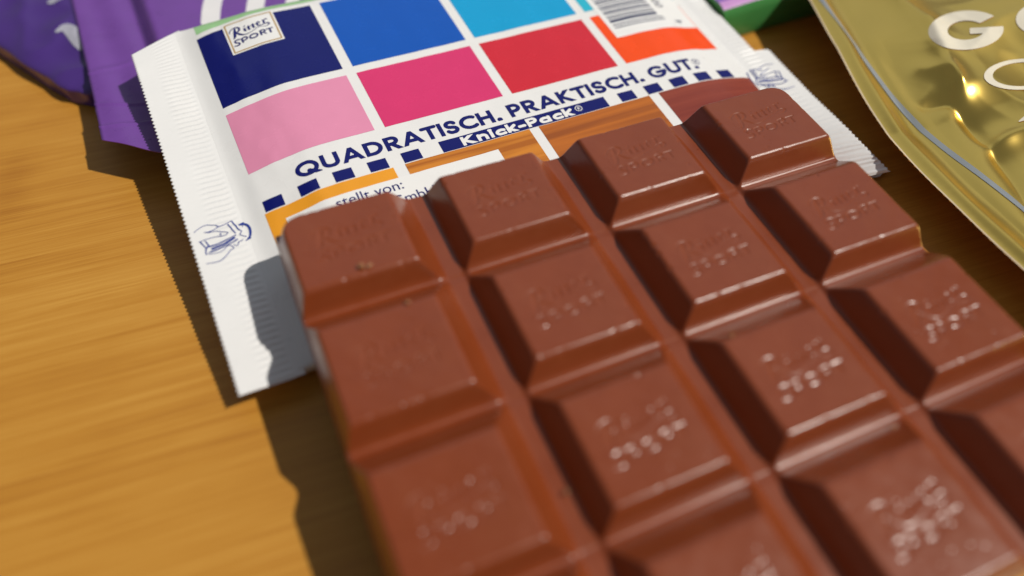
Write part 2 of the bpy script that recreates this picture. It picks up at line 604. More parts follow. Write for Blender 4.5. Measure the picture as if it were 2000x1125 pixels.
def segment_mesh(left, right, back, front, seed=0):
    """one square of the bar in its own cell (0..PX, 0..-PY) with half of the grooves around it"""
    n_x, n_y = 236, 214
    x0, x1, y0, y1 = 0.0, PX, -PY, 0.0
    lo = -0.35                                        # the long grooves are a little deeper than the cross grooves
    # flanks: (position of the top edge, run, height of the foot)
    L_ = (3.95, 1.95, lo)
    R_ = (18.4, 3.1, lo)
    B_ = (-4.65, 4.1, 0.0)
    F_ = (-18.35, 1.5, 0.0)
    if left: x0, L_ = 2.0, (3.1, 1.2, -0.3)
    if right: x1, R_ = 20.6, (18.9, 1.8, -0.3)
    if back: y1, B_ = -3.7, (-5.0, 1.4, -0.3)
    if front: y0, F_ = -20.2, (-19.0, 1.3, -0.3)
    xs, ys = np.linspace(x0, x1, n_x), np.linspace(y0, y1, n_y)
    X, Y = np.meshgrid(xs, ys, indexing='ij')
    X, Y = X.ravel(), Y.ravel()

    def flank(d, run, foot, w0, w1):
        # d: distance outwards from the top edge
        T = 1 - d / run
        return foot + (H - foot) * soft(T, w0, w1)

    zl = flank(L_[0] - X, L_[1], L_[2], 0.22, 0.22 if not left else 0.3)
    zr = flank(X - R_[0], R_[1], R_[2], 0.26, 0.13 if not right else 0.3)
    zb = flank(Y - B_[0], B_[1], B_[2], 0.10, 0.09 if not back else 0.24)
    zf = flank(F_[0] - Y, F_[1], F_[2], 0.28, 0.26)

    def smin(a, b, k):
        h_ = np.clip(0.5 + 0.5 * (b - a) / k, 0, 1)
        return b * (1 - h_) + a * h_ - k * h_ * (1 - h_)

    zx, zy = np.minimum(zl, zr), np.minimum(zb, zf)
    kk = 0.8
    Z = smin(zx, zy, kk) + kk / 4
    r0 = 2.4                                         # rounded corners of the whole bar
    for on, cx_, cy_, sx_, sy_ in ((left and back, L_[0] + r0, B_[0] - r0, -1, 1), (right and back, R_[0] - r0, B_[0] - r0, 1, 1),
                                   (left and front, L_[0] + r0, F_[0] + r0, -1, -1), (right and front, R_[0] - r0, F_[0] + r0, 1, -1)):
        if on:
            sel = (sx_ * (X - cx_) > 0) & (sy_ * (Y - cy_) > 0)
            zc = flank(np.hypot(X - cx_, Y - cy_) - r0, 1.5, -0.3, 0.12, 0.25)
            Z = np.where(sel, np.minimum(Z, zc), Z)
    # gently sunken, uneven top
    cx, cy = (X - 11.1) / 7.0, (Y + 11.5) / 7.0
    Z -= 0.06 * np.clip(1 - (cx ** 2 + cy ** 2), 0, 1) ** 2
    k = 9.9 / LOGO_W
    sx, sy = (X - 11.2) / k + LOGO_C[0], (Y + 11.6) / (k * 0.92) + LOGO_C[1]
    near = (np.abs(cx) < 0.95) & (np.abs(cy) < 0.8)
    D = np.full(X.shape, 9.0)
    D[near] = stroke_sdf(sx[near], sy[near], LOGO) * k
    g = np.clip((0.06 - D) / 0.27, 0, 1)
    Z -= 0.09 * g * g * (3 - 2 * g)
    # small pits, nicks along the rims and a slightly uneven pour
    rs = np.random.default_rng(100 + seed)
    for _ in range(14):
        a_, b_, r_, d_ = rs.uniform(4.5, 18), rs.uniform(-18, -5), rs.uniform(0.10, 0.22), rs.uniform(0.03, 0.08)
        Z -= d_ * np.exp(-((X - a_) ** 2 + (Y - b_) ** 2) / r_ ** 2)
    for _ in range(7):
        k_ = rs.integers(4)
        a_ = (L_[0], R_[0], rs.uniform(4.5, 18), rs.uniform(4.5, 18))[k_] + rs.normal(0, 0.1)
        b_ = (rs.uniform(-18, -5), rs.uniform(-18, -5), F_[0], B_[0])[k_] + rs.normal(0, 0.1)
        rx_, ry_ = rs.uniform(0.15, 0.5), rs.uniform(0.15, 0.4)
        Z -= rs.uniform(0.05, 0.16) * np.exp(-((X - a_) / rx_) ** 2 - ((Y - b_) / ry_) ** 2)
    q0, q1, q2, q3 = rs.uniform(0, 6.28, 4)
    Z += (0.022 * np.sin(X * 0.55 + q0) * np.sin(Y * 0.47 + q1) + 0.010 * np.sin(X * 1.7 + q2) * np.sin(Y * 1.5 + q3)) * np.clip(Z / H, 0, 1)
    V = np.stack([X, Y, Z], 1)
    F = grid_faces(n_x, n_y).tolist()
    # outer walls: carry the rim down the side of the bar
    I = np.arange(n_x * n_y).reshape(n_x, n_y)
    verts = V.tolist()

    def wall(ids, nx_, ny_, flip):
        prev = [int(i) for i in ids]
        for dz, off in ((-0.8, 0.12), (-2.4, 0.2), (-4.2, 0.25), (-4.85, 0.05), (-5.0, -0.4)):
            cur = []
            for i in ids:
                cur.append(len(verts))
                v = V[i]
                verts.append([v[0] + nx_ * off, v[1] + ny_ * off, dz])
            for a in range(len(ids) - 1):
                q = [prev[a], prev[a + 1], cur[a + 1], cur[a]]
                F.append(q[::-1] if flip else q)
            prev = cur

    if left: wall(I[0, :], -1, 0, True)
    if right: wall(I[-1, :], 1, 0, False)
    if back: wall(I[:, -1], 0, 1, True)
    if front: wall(I[:, 0], 0, -1, False)
    return make_mesh('segment', verts, F, M['choc'])


bar = thing('chocolate_bar', 'unwrapped milk chocolate bar of sixteen embossed squares leaning on the white wrapper',
            'chocolate bar', BAR)
for r in range(4):
    for c in range(4):
        key = (c == 0, c == 3, r == 0, r == 3)
        s = add('segment', segment_mesh(*key, seed=r * 4 + c), bar)
        s.location = (c * PX * MM, -r * PY * MM, 0)
# underside
ub = [(2.4, -4.2), (87.7, -4.2), (87.7, -80.6), (2.4, -80.6)]
bx = [(x, y, -5.0) for x, y in ub] + [(x, y, -0.6) for x, y in ub]
part('underside', bx, [(3, 2, 1, 0), (0, 1, 5, 4), (1, 2, 6, 5), (2, 3, 7, 6), (3, 0, 4, 7)], M['choc'], bar, smooth=False)


def bar_h(px, py, h):
    x, y = BAR.at_h(px, py, h)
    return x, y


def crumb(px, py, h, size, label, seed):
    x, y = bar_h(px, py, h)
    w = BAR.world([x, y, h + size * 0.28])
    import bmesh
    bm = bmesh.new()
    bmesh.ops.create_icosphere(bm, subdivisions=2, radius=1.0)
    rr = random.Random(seed)
    ax = [rr.uniform(0.6, 1.1), rr.uniform(0.45, 0.8), rr.uniform(0.4, 0.6)]
    for v in bm.verts:
        k = 1 + 0.45 * noise.noise(v.co * 1.7 + Vector((seed * 3.1, 0, 0)))
        v.co = Vector((v.co.x * ax[0], v.co.y * ax[1], v.co.z * ax[2])) * k * size * 0.5 * MM
    me = bpy.data.meshes.new('chocolate_crumb')
    bm.to_mesh(me)
    bm.free()
    me.materials.append(M['crumb'])
    o = add('chocolate_crumb', me)
    o.location = [c * MM for c in w]
    o.rotation_euler = (0, 0, rr.uniform(0, 3))
    tag(o, label, 'crumb', 'chocolate crumbs on the bar')


crumb(706, 523, H, 1.3, 'pale chocolate crumb on the front rim of the back corner square', 1)
crumb(722, 520, H, 0.9, 'smaller pale crumb touching the crumb on the corner square rim', 2)
crumb(796, 592, H, 0.9, 'single round crumb at the back rim of a second-row edge square', 3)
crumb(1106, 963, 0.1, 1.1, 'elongated crumb lying down in a groove between the squares', 4)
crumb(1744, 839, 0.3, 1.2, 'crumb stuck in the groove below a glossy square edge', 5)
crumb(1428, 656, H, 0.8, 'flat chip on the back corner of a middle square', 6)

# ------------------------------------------------------------------ white wrapper with the printed squares
UC, UE = 23.0, 32.0
_e = np.linspace(0, 30, 601)
_h = np.interp(_e, [0, 3, 5, 8, 11, 14, 15.6, 16.5, 17.2, 30], [0, -0.1, -0.3, -0.85, -1.6, -2.35, -2.95, -3.25, -3.35, -3.35])
_h = np.convolve(np.pad(_h, 30, mode='edge'), np.hanning(61) / np.hanning(61).sum(), 'valid')
CRIMP_H = -3.35
WR = np.array([[float(noise.fractal(Vector((a * 0.16, b * 0.05, 3.0)), 1.0, 2.0, 4)) for b in np.arange(-60, 30, 1.0)] for a in np.arange(-36, 84, 1.0)])


def wr(u, v):
    iu = np.clip((u + 36), 0, WR.shape[0] - 1.001)
    iv = np.clip((v + 60), 0, WR.shape[1] - 1.001)
    a, b = iu.astype(int), iv.astype(int)
    fu, fv = iu - a, iv - b
    return (WR[a, b] * (1 - fu) + WR[a + 1, b] * fu) * (1 - fv) + (WR[a, b + 1] * (1 - fu) + WR[a + 1, b + 1] * fu) * fv


def pack_h(u, v):
    e = np.maximum(0, np.abs(u - UC) - UE)
    hu = np.interp(e, _e, _h)
    b = np.clip((v - 19.0) / 5.0, 0, 1)
    hb = CRIMP_H * (1 - np.sqrt(np.maximum(0, 1 - b * b)))
    f = np.clip((-49.0 - v) / 4.0, 0, 1)
    hf = CRIMP_H * (1 - np.sqrt(np.maximum(0, 1 - f * f)))
    a = (1 - hu / CRIMP_H) * (1 - hb / CRIMP_H) * (1 - hf / CRIMP_H)
    h = CRIMP_H * (1 - a)
    edge = np.clip(e / 12, 0, 1) * np.clip((18 - e) / 3, 0, 1)
    return h + wr(u, v) * (0.07 + 0.55 * edge) * a


def on_pack(u, v, off):
    u, v = np.asarray(u, float), np.asarray(v, float)
    return np.stack([u, v, pack_h(u, v) + off], 1)


wrap = thing('white_wrapper', 'white chocolate wrapper printed with rows of coloured squares, crimped at both ends',
             'wrapper', PACK)
us, vv = np.linspace(-26.5, 72.5, 180), np.concatenate([np.linspace(-53, -49, 14), np.linspace(-48.5, 19, 110), np.linspace(19.3, 24, 22)])
P1, F1 = grid(us, vv, lambda u, v: on_pack(u, v, 0))
nA = len(P1)


def low(u, v):
    p = np.stack([u, v, np.full(u.shape, -4.9)], 1)
    z = PACK.world(p)[:, 2]
    p[:, 2] += np.maximum(0, 0.25 - z)
    p[:, 2] = np.minimum(p[:, 2], pack_h(u, v) - 0.05)
    return p


P2, F2 = grid(us, vv, low)
F2 = F2[:, ::-1] + nA
I = np.arange(nA).reshape(len(us), len(vv))
side = []
for ids, fl in ((I[:, 0], True), (I[:, -1], False)):
    for a, b in zip(ids[:-1], ids[1:]):
        q = [a, b, b + nA, a + nA]
        side.append(q[::-1] if fl else q)
part('wrapper_body', np.vstack([P1, P2]), F1.tolist() + F2.tolist() + side, M['white'], wrap)


def tri(x):
    return 2 * np.abs(x - np.floor(x + 0.5))


def crimp_point(side, S, V, teeth=True):
    """point of the sealed end: S from the body (0) to the serrated edge (1), V along it"""
    tooth = 0.36 * tri(V / 0.86) if teeth else 0.25
    if side < 0:
        inner, outer = -25.6, -34.9 + tooth
        VV = V - np.clip((V - 12) / 12, 0, 1) * S * 4.6 + 0.3
        curl = 0 * V
    else:
        inner = 71.6
        lowp = 1 / (1 + np.exp((V + 18.7) * 8))
        c = np.clip((-24 - V) / 28, 0, 1)
        curl = 0.6 + 3.1 * c * c * (3 - 2 * c)
        outer = 77.4 + 3.2 * lowp - tooth - 0.95 * curl
        VV = V - 0.75 * curl * S
    U = inner + (outer - inner) * S
    d = np.abs(U - inner)
    rib = np.clip((d - 1.3) / 0.8, 0, 1) * np.clip((6.0 - d) / 1.2, 0, 1)
    k = np.clip(0.5 + 1.2 * wr(U * 0 + 20, V * 0.6), 0.15, 1)
    h = CRIMP_H - 0.03 + 0.10 * rib * k * np.sin(2 * np.pi * V / 1.12)
    h = h + (0.28 * wr(U * 0 + 8 + S * 3, V * 0.8) * S + 0.08 * wr(U * 2, V * 1.5)) * np.clip((d - 0.8) / 1.5, 0, 1)
    h = h + (0.35 if side < 0 else -0.15) * S + curl * S ** 0.8
    z = PACK.world(np.stack([U, VV, h], 1))[:, 2]
    h = h + np.maximum(0, 0.45 - z)
    return U, VV, h


def crimp(side):
    vs2 = np.linspace(-54.2, 24.0 if side < 0 else 22.0, 640)
    P, F = grid(np.linspace(0, 1, 40), vs2, lambda S, V: np.stack(crimp_point(side, S, V), 1))
    F = F if side > 0 else F[:, ::-1]
    o = part('crimped_end', P, F, M['white'], wrap)
    md = o.modifiers.new('film', 'SOLIDIFY')
    md.thickness = 0.10 * MM
    md.offset = -1
    return P


CRP = {-1: crimp(-1), 1: crimp(1)}
# second film layer showing under the front corner of the right-hand crimp
P, F = grid(np.linspace(71.8, 79.2, 12), np.linspace(-55.6, -50, 12),
            lambda u, v: np.stack([u, v + 0.25 * np.sin(u * 2.1), CRIMP_H + 1.4 * (u - 71.8) / 7.4], 1))
P[:, 2] += np.maximum(0, 0.2 - PACK.world(P)[:, 2])
part('film_layer', P, F, M['white'], wrap)


def patch(name, mat, u0, u1, v0, v1, off, step=0.7):
    P, F = grid(np.linspace(u0, u1, max(2, int((u1 - u0) / step) + 1)), np.linspace(v0, v1, max(2, int((v1 - v0) / step) + 1)),
                lambda u, v: on_pack(u, v, off))
    return part(name, P, F, M[mat], wrap)


O1, O2, O3, O4 = 0.035, 0.065, 0.09, 0.115
COLS = [(-23.3, -1.84), (0.0, 21.9), (23.74, 45.64), (47.5, 69.2)]
for (a, b), k in zip(COLS, ('navy', 'blue', 'cyan', 'turquoise')):
    patch('colour_square', k, a, b, 0.0, 19.2, O1)
for (a, b), k in zip(COLS, ('pink', 'magenta', 'red', 'orange')):
    patch('colour_square', k, a, b, -16.3, -1.84, O1)
for (a, b), k in zip([(-23.2, -2.0), (0.0, 22.6), (24.4, 46.9), (48.9, 70.6)], ('yellow', 'brown1', 'brown2', 'brown3')):
    patch('colour_square', k, a, b, -44.5, -25.35, O1)
patch('colour_square', 'orange', 48.9, 73.4, -53.0, -48.4, O1)
patch('back_strip', 'green', -23.0, 69.0, 20.5, 23.9, O1, 0.4)

# label with the logo
patch('logo_label', 'white_print', -18.4, -8.9, 11.2, 19.95, O2)
fr = []
for (a, b, c_, d) in ((-18.1, -9.2, 11.5, 11.78), (-18.1, -9.2, 19.35, 19.63), (-18.1, -17.82, 11.8, 19.33), (-9.48, -9.2, 11.8, 19.33)):
    patch('gold_border', 'gold', a, b, c_, d, O3)
lv, lf = fill_sdf(lambda X, Y: stroke_sdf(X, Y, LOGO), LOGO_C[0] - 5.2, LOGO_C[0] + 5.2, LOGO_C[1] - 5, LOGO_C[1] + 5, 0.05)
part('logo_lettering', on_pack(lv[:, 0], lv[:, 1], O3), lf, M['navy'], wrap, smooth=False)


def place_text(name, s, mat, u0, u1, v0, cap, off, bold=0.03, rot=0.0, spacing=1.0, fit=True):
    v, f = text_mesh(s, bold, 0.0, spacing)
    capv, _ = text_mesh('H', bold)
    ch = np.ptp(capv[:, 1])
    x0, x1 = v[:, 0].min(), v[:, 0].max()
    sy = cap / ch
    sx = (u1 - u0) / (x1 - x0) if fit else sy
    X, Y = (v[:, 0] - x0) * sx, (v[:, 1] - capv[:, 1].min()) * sy
    c, s_ = math.cos(rot), math.sin(rot)
    U, V = u0 + c * X - s_ * Y, v0 + s_ * X + c * Y
    return part(name, on_pack(U, V, off), f, M[mat], wrap, smooth=False)


def ring(name, mat, u, v, r, w, off):
    a = np.linspace(0, 2 * np.pi, 28, endpoint=False)
    P = np.vstack([np.stack([u + q * np.cos(a), v + q * np.sin(a)], 1) for q in (r - w / 2, r + w / 2)])
    n = len(a)
    F = [(i, n + i, n + (i + 1) % n, (i + 1) % n) for i in range(n)]
    return part(name, on_pack(P[:, 0], P[:, 1], off), F, M[mat], wrap, smooth=False)


def arc(cx, cy, rx, ry, a0, a1, n=14):
    return [(cx + rx * math.cos(math.radians(a)), cy + ry * math.sin(math.radians(a))) for a in np.linspace(a0, a1, n)]


e_ = 0.2
GLYPH = {   # strokes of geometric capitals, cap height 1; ends run past the cap box and are cut flat
    'Q': (1.04, [arc(0.52, 0.5, 0.41, 0.41, 0, 360, 24), [(0.58, 0.30), (0.98, -0.02)]]),
    'U': (0.80, [[(0.11, 1 + e_), (0.11, 0.36)] + arc(0.40, 0.36, 0.29, 0.27, 180, 360) + [(0.69, 1 + e_)]]),
    'A': (0.92, [[(0.02, -0.16), (0.46, 0.96), (0.90, -0.16)], [(0.24, 0.30), (0.68, 0.30)]]),
    'D': (0.84, [[(0.11, -e_), (0.11, 1 + e_)], [(0.11, 0.905), (0.3, 0.905)] + arc(0.32, 0.5, 0.41, 0.405, 90, -90) + [(0.11, 0.095)]]),
    'R': (0.70, [[(0.11, -e_), (0.11, 1 + e_)], [(0.11, 0.905)] + arc(0.32, 0.68, 0.24, 0.225, 90, -90) + [(0.11, 0.455)], [(0.30, 0.46), (0.70, -0.14)]]),
    'T': (0.62, [[(0.02, 0.905), (0.60, 0.905)], [(0.31, 0.9), (0.31, -e_)]]),
    'I': (0.22, [[(0.11, -e_), (0.11, 1 + e_)]]),
    'S': (0.62, [arc(0.31, 0.71, 0.20, 0.20, 20, 255, 12) + arc(0.31, 0.29, 0.22, 0.20, 80, -160, 12)]),
    'C': (0.80, [arc(0.50, 0.5, 0.40, 0.41, 52, 308, 20)]),
    'H': (0.76, [[(0.11, -e_), (0.11, 1 + e_)], [(0.65, -e_), (0.65, 1 + e_)], [(0.11, 0.52), (0.65, 0.52)]]),
    'P': (0.64, [[(0.11, -e_), (0.11, 1 + e_)], [(0.11, 0.905)] + arc(0.30, 0.67, 0.24, 0.235, 90, -90) + [(0.11, 0.435)]]),
    'K': (0.76, [[(0.11, -e_), (0.11, 1 + e_)], [(0.14, 0.50), (0.70, 1.12)], [(0.20, 0.52), (0.76, -0.12)]]),
    'G': (0.98, [arc(0.50, 0.5, 0.41, 0.41, 48, 352, 22), [(0.52, 0.46), (0.92, 0.46)]]),
    '.': (0.24, [[(0.12, 0.09)]]), '-': (0.40, [[(0.06, 0.36), (0.34, 0.36)]]),
    'n': (0.62, [[(0.11, -e_), (0.11, 0.66)], [(0.11, 0.40)] + arc(0.31, 0.38, 0.20, 0.22, 170, 0) + [(0.51, -e_)]]),
    'i': (0.22, [[(0.11, -e_), (0.11, 0.66)], [(0.11, 0.90)]]),
    'c': (0.56, [arc(0.36, 0.33, 0.25, 0.25, 50, 310, 16)]),
    'k': (0.60, [[(0.11, -e_), (0.11, 1 + e_)], [(0.14, 0.34), (0.50, 0.72)], [(0.2, 0.36), (0.58, -0.12)]]),
    'a': (0.68, [arc(0.33, 0.33, 0.24, 0.25, 0, 360, 18), [(0.57, -e_), (0.57, 0.62)]]),
}


def glyph_text(name, s_, mat, u0, u1, v0, cap, off, weight=0.2, gap=0.09, step=0.05):
    x, st = 0.0, []
    for ch in s_:
        wd, strokes = GLYPH[ch]
        for q in strokes:
            st.append(np.array([(x + px_, py_, weight * (1.3 if len(q) == 1 else 1.0)) for px_, py_ in q]))
        x += wd + gap
    k = (u1 - u0) / (x - gap)
    st = [np.stack([u0 + q[:, 0] * k, v0 + q[:, 1] * cap, q[:, 2] * min(cap, k)], 1) for q in st]

    def fn(X, Y):
        return np.maximum(stroke_sdf(X, Y, st), np.maximum(v0 - Y - 0.02 * cap, Y - v0 - cap * 1.02))
    v, f = fill_sdf(fn, u0 - 0.3, u1 + 0.3, v0 - 0.3, v0 + cap + 0.3, step)
    return part(name, on_pack(v[:, 0], v[:, 1], off), f, M[mat], wrap, smooth=False)


def pk(px_, py_):
    return PACK.at_h(px_, py_, 0)


glyph_text('slogan_lettering', 'QUADRATISCH.', 'navy', pk(578, 338)[0], pk(979, 228)[0], -21.7, 3.0, O1, 0.25)
glyph_text('slogan_lettering', 'PRAKTISCH.', 'navy', pk(995, 222)[0], pk(1261, 158)[0], -21.7, 3.0, O1, 0.25)
glyph_text('slogan_lettering', 'GUT.', 'navy', pk(1273, 152)[0], pk(1370, 131)[0], -21.75, 3.0, O1, 0.25)
ru, rv = pk(1360, 116)
ring('registered_mark', 'navy', ru, rv, 0.78, 0.13, O1)
glyph_text('registered_mark', 'R', 'navy', ru - 0.3, ru + 0.34, rv - 0.42, 0.86, O1, 0.15, step=0.03)
d = 5.62
for i in list(range(0, 5)) + list(range(12, 16)):
    u0 = -22.9 + i * 5.76 if i < 5 else 41.5 + (i - 12) * 5.55
    patch('dash', 'navy', u0, u0 + 3.15, -25.15, -22.9, O2)
patch('dash', 'navy', 63.7, 66.9, -25.15, -22.9, O2)
patch('banner', 'navy', 6.9, 38.75, -25.25, -22.7, O2)
glyph_text('banner_lettering', 'Knick-Pack', 'white_print', pk(905, 280)[0] - 0.2, pk(1122, 222)[0], -24.98, 1.95, O3, 0.30, 0.08, 0.04)
ru, rv = pk(1130, 212)
ring('registered_mark', 'white_print', ru, rv, 0.62, 0.13, O3)
glyph_text('registered_mark', 'R', 'white_print', ru - 0.24, ru + 0.28, rv - 0.33, 0.66, O3, 0.17, step=0.03)
# white information box
patch('information_box', 'white_print', -20.5, 15.6, -38.0, -27.75, O2)
place_text('information_lettering', 'stellt von:', 'navy', pk(655, 395)[0], pk(787, 362)[0], pk(760, 377)[1], 1.9, O3, 0.004)
place_text('information_lettering', 'GmbH', 'navy', pk(770, 400)[0], pk(852, 372)[0], pk(815, 390)[1], 1.9, O3, 0.004)
# bar code label
patch('barcode_label', 'white_print', 49.6, 69.0, -9.2, 19.0, O2)
bv, bf, y = [], [], -6.6
rb_ = random.Random(4)
while y < 18:
    w_ = rb_.choice([0.3, 0.3, 0.5, 0.8])
    u_end = 61.6 if y > -5.6 else 62.6
    n0 = len(bv)
    for uu in np.linspace(50.7, u_end, 14):
        bv += [(uu, y), (uu, y + w_)]
    bf += [(n0 + 2 * k, n0 + 2 * k + 2, n0 + 2 * k + 3, n0 + 2 * k + 1) for k in range(13)]
    y += w_ + rb_.choice([0.3, 0.34, 0.5, 0.62])
bv = np.array(bv)
part('barcode_bars', on_pack(bv[:, 0], bv[:, 1], O3), bf, M['bars'], wrap, smooth=False)
place_text('barcode_digits', '4', 'bars', 66.6, 68.3, -7.9, 1.9, O3, 0.0, rot=R(90), fit=False)
place_text('barcode_digits', '000417', 'bars', 65.0, 66.7, -2.4, 1.9, O3, 0.0, rot=R(90), fit=False)

# line drawings on the crimps
PIC_L = [
    [(100, 370, 9), (170, 310, 10), (290, 235, 12), (400, 215, 12), (520, 225, 12), (590, 245, 14)],
    [(590, 245, 14), (540, 270, 12), (470, 320, 14), (380, 360, 20), (300, 365, 6)],
    [(590, 245, 12), (700, 205, 10), (840, 135, 10)],
    [(380, 370, 10), (500, 345, 10), (640, 345, 10), (740, 345, 12), (770, 370, 14), (740, 410, 10), (650, 440, 8)],
    [(640, 360, 10), (615, 395, 18), (640, 430, 12)], [(200, 560, 7), (350, 500, 9), (520, 455, 9), (650, 440, 8)],
    [(770, 195, 22), (920, 370, 20)], [(850, 140, 22), (1000, 310, 22)], [(225, 560, 20), (340, 680, 18)], [(320, 535, 16), (390, 620, 20)],
    [(390, 650, 30), (560, 600, 24), (750, 510, 22), (920, 410, 24)], [(430, 755, 26), (600, 690, 24), (800, 590, 22), (960, 490, 22)],
    [(470, 690, 44), (700, 590, 40), (900, 470, 36)], [(390, 620, 22), (340, 700, 22), (335, 800, 14)], [(340, 812, 12), (410, 760, 12)],
    [(1000, 310, 18), (1045, 330, 14), (1010, 390, 14), (1060, 420, 14), (1140, 430, 14)],
    [(400, 800, 8), (520, 780, 8), (650, 740, 10), (700, 690, 12), (800, 620, 14), (870, 640, 14), (890, 670, 14), (830, 720, 14),
     (760, 800, 14), (680, 890, 16), (580, 945, 12), (470, 970, 9), (350, 990, 5)],
    [(890, 600, 8), (960, 620, 10), (990, 560, 16), (1010, 530, 10)], [(1010, 530, 10), (1050, 530, 10), (1065, 490, 14)],
    [(1010, 205, 34), (1090, 185, 40), (1170, 220, 42), (1215, 300, 42), (1220, 400, 38), (1195, 470, 34)],
    [(980, 205, 6), (1080, 150, 14), (1062, 240, 10)], [(1125, 520, 6), (1230, 462, 16)], [(1180, 455, 14), (1140, 515, 10)]]
PIC_R = [
    [(820, 690, 7), (885, 770, 7)], [(846, 690, 7), (908, 772, 7)], [(820, 690, 6), (940, 688, 6)],
    [(905, 685, 5), (960, 642, 6), (1045, 637, 4)], [(1003, 668, 4), (975, 700, 6), (925, 735, 7), (942, 755, 6), (985, 738, 6), (1040, 712, 6), (1100, 710, 6)],
    [(1065, 715, 6), (1092, 770, 6)], [(1100, 710, 7), (1138, 785, 7)], [(882, 770, 9), (1112, 766, 9)], [(915, 800, 17), (1128, 790, 17)],
    [(882, 770, 8), (908, 826, 8), (1120, 830, 8), (1165, 796, 6), (1132, 780, 6)], [(792, 722, 12), (815, 780, 10), (862, 830, 8), (925, 855, 5)],
    [(1000, 842, 6), (1038, 834, 6), (1050, 852, 6), (1022, 862, 6), (1000, 842, 6)], [(1050, 862, 5), (1120, 886, 7), (1180, 886, 6), (1250, 862, 3)],
    [(940, 836, 5), (985, 852, 6), (1010, 870, 4)], [(1130, 832, 5), (1190, 800, 4)]]
for pic, sc, ox, oy, lift in ((PIC_L, 10.227, 370, 420, 0.42), (PIC_R, 5.0, 1300, 0, 0.34)):
    st = []
    for s in pic:
        q = [(u, v, max(w, 0.10)) for u, v, w in pack_pts(c2p(s, sc, ox, oy), CRIMP_H)]
        st.append(smooth_curve(q, 4) if len(q) > 3 else np.array(q))
    al = np.vstack(st)
    a0, a1 = al[:, :2].min(0) - 0.4, al[:, :2].max(0) + 0.4
    pv, pf = fill_sdf(lambda X, Y: stroke_sdf(X, Y, st), a0[0], a1[0], a0[1], a1[1], 0.06)
    PICS = (pv, pf, lift)
    U, V = pv[:, 0], pv[:, 1]
    C = CRP[-1 if ox == 370 else 1]
    h = np.zeros(len(U))
    for k in range(len(U)):                       # height of the film below each vertex
        d2 = (C[:, 0] - U[k]) ** 2 + (C[:, 1] - V[k]) ** 2
        q = np.argpartition(d2, 4)[:4]
        wg = 1 / (d2[q] + 1e-4)
        h[k] = (C[q, 2] * wg).sum() / wg.sum()
    body = (U > -26.6) & (U < 72.6)
    h = np.where(body, np.maximum(h, pack_h(U, V)), h)
    part('hands_drawing', np.stack([U, V, h + 0.07], 1), pf, M['lineblue'], wrap, smooth=False)

# ------------------------------------------------------------------ purple wrapper lying under the white one
pw = thing('purple_wrapper', 'purple chocolate wrapper with a long flat seal strip, tucked under the white wrapper', 'wrapper', loc=(0, 0, 0))


def purple_z(x, y):
    s = np.clip((x + 50.5) / 3.0, 0, 1)
    z = 7.0 + 2.6 * s * s * (3 - 2 * s)
    for (yc, k, a) in ((104.5, 0.05, 0.40), (92.0, -0.45, 0.45), (84.5, -0.3, 0.35)):
        dy = y - (yc + k * (x + 60))
        z = z + a * np.exp(-(dy / 0.5) ** 2) * (x < -50) - 0.5 * a * np.tanh(dy / 1.2) * (x < -50)
    z = z + 0.25 * np.sin(x * 0.9 + 0.05 * y) * (1 - s) * 0.5
    return z


def purple_strip(S, Tt):
    y0 = 80.9 - 0.95 * (S + 61.6)
    y0 = np.maximum(y0, 72.2)
    Y = y0 + (152 - y0) * Tt
    X = S + 0.012 * (100 - Y) * 0
    return np.stack([X, Y, purple_z(X, Y)], 1)


P, F = grid(np.linspace(-61.9, 24, 150), np.linspace(0, 1, 170) ** 1.3, purple_strip)
# pressed flat where the white wrapper lies on it
loc = PACK.local(P)
under = (loc[:, 0] > -36) & (loc[:, 0] < 82) & (loc[:, 1] < 23.5)
P[:, 2] -= np.where(under, np.maximum(0, loc[:, 2] + 5.3), 0) * 1.02
o = part('film', P, F, M['purple'], pw)
md = o.modifiers.new('film', 'SOLIDIFY')
md.thickness = 0.2 * MM
md.offset = -1
# filled body below the film
bxs = [(-46.5, 82, 0.2), (22, 80, 0.2), (22, 150, 0.2), (-46.5, 150, 0.2), (-45.5, 83, 6.6), (21, 81, 6.6), (21, 149, 6.6), (-45.5, 149, 6.6)]
part('wrapped_bar', bxs, [(3, 2, 1, 0), (4, 5, 6, 7), (0, 1, 5, 4), (1, 2, 6, 5), (2, 3, 7, 6), (3, 0, 4, 7)], M['purple_dark'], pw, smooth=False)


def px_shape(name, strokes, zfun, mat, parent, step=0.18, off=0.05, z0=8.0):
    """strokes in photo pixels laid on the surface zfun(x, y)"""
    st = []
    for s in strokes:
        q = []
        for x, y, w in s:
            z = z0
            for _ in range(14):
                p = at_z(x, y, z)
                z = 0.5 * z + 0.5 * float(zfun(np.array([p[0]]), np.array([p[1]]))[0])
            p = at_z(x, y, z)
            p2 = at_z(x + 1, y, z)
            q.append((p[0], p[1], w * math.hypot(*(p2 - p)[:2])))
        st.append(smooth_curve(q, 5))
    al = np.vstack(st)
    wm = al[:, 2].max()
    a0, a1 = al[:, :2].min(0) - wm, al[:, :2].max(0) + wm
    v, f = fill_sdf(lambda X, Y: stroke_sdf(X, Y, st), a0[0], a1[0], a0[1], a1[1], step)
    return part(name, np.stack([v[:, 0], v[:, 1], zfun(v[:, 0], v[:, 1]) + off], 1), f, M[mat], parent)


px_shape('white_lettering', [[(411, 42, 36), (414, 12, 36), (424, -28, 36)]], purple_z, 'purple_white', pw)
px_shape('white_lettering', [[(497, 24, 34), (501, 0, 34), (508, -30, 34)]], purple_z, 'purple_white', pw)
px_shape('white_lettering', [[(566, 22, 26), (572, 0, 26), (580, -30, 26)]], purple_z, 'purple_white', pw)
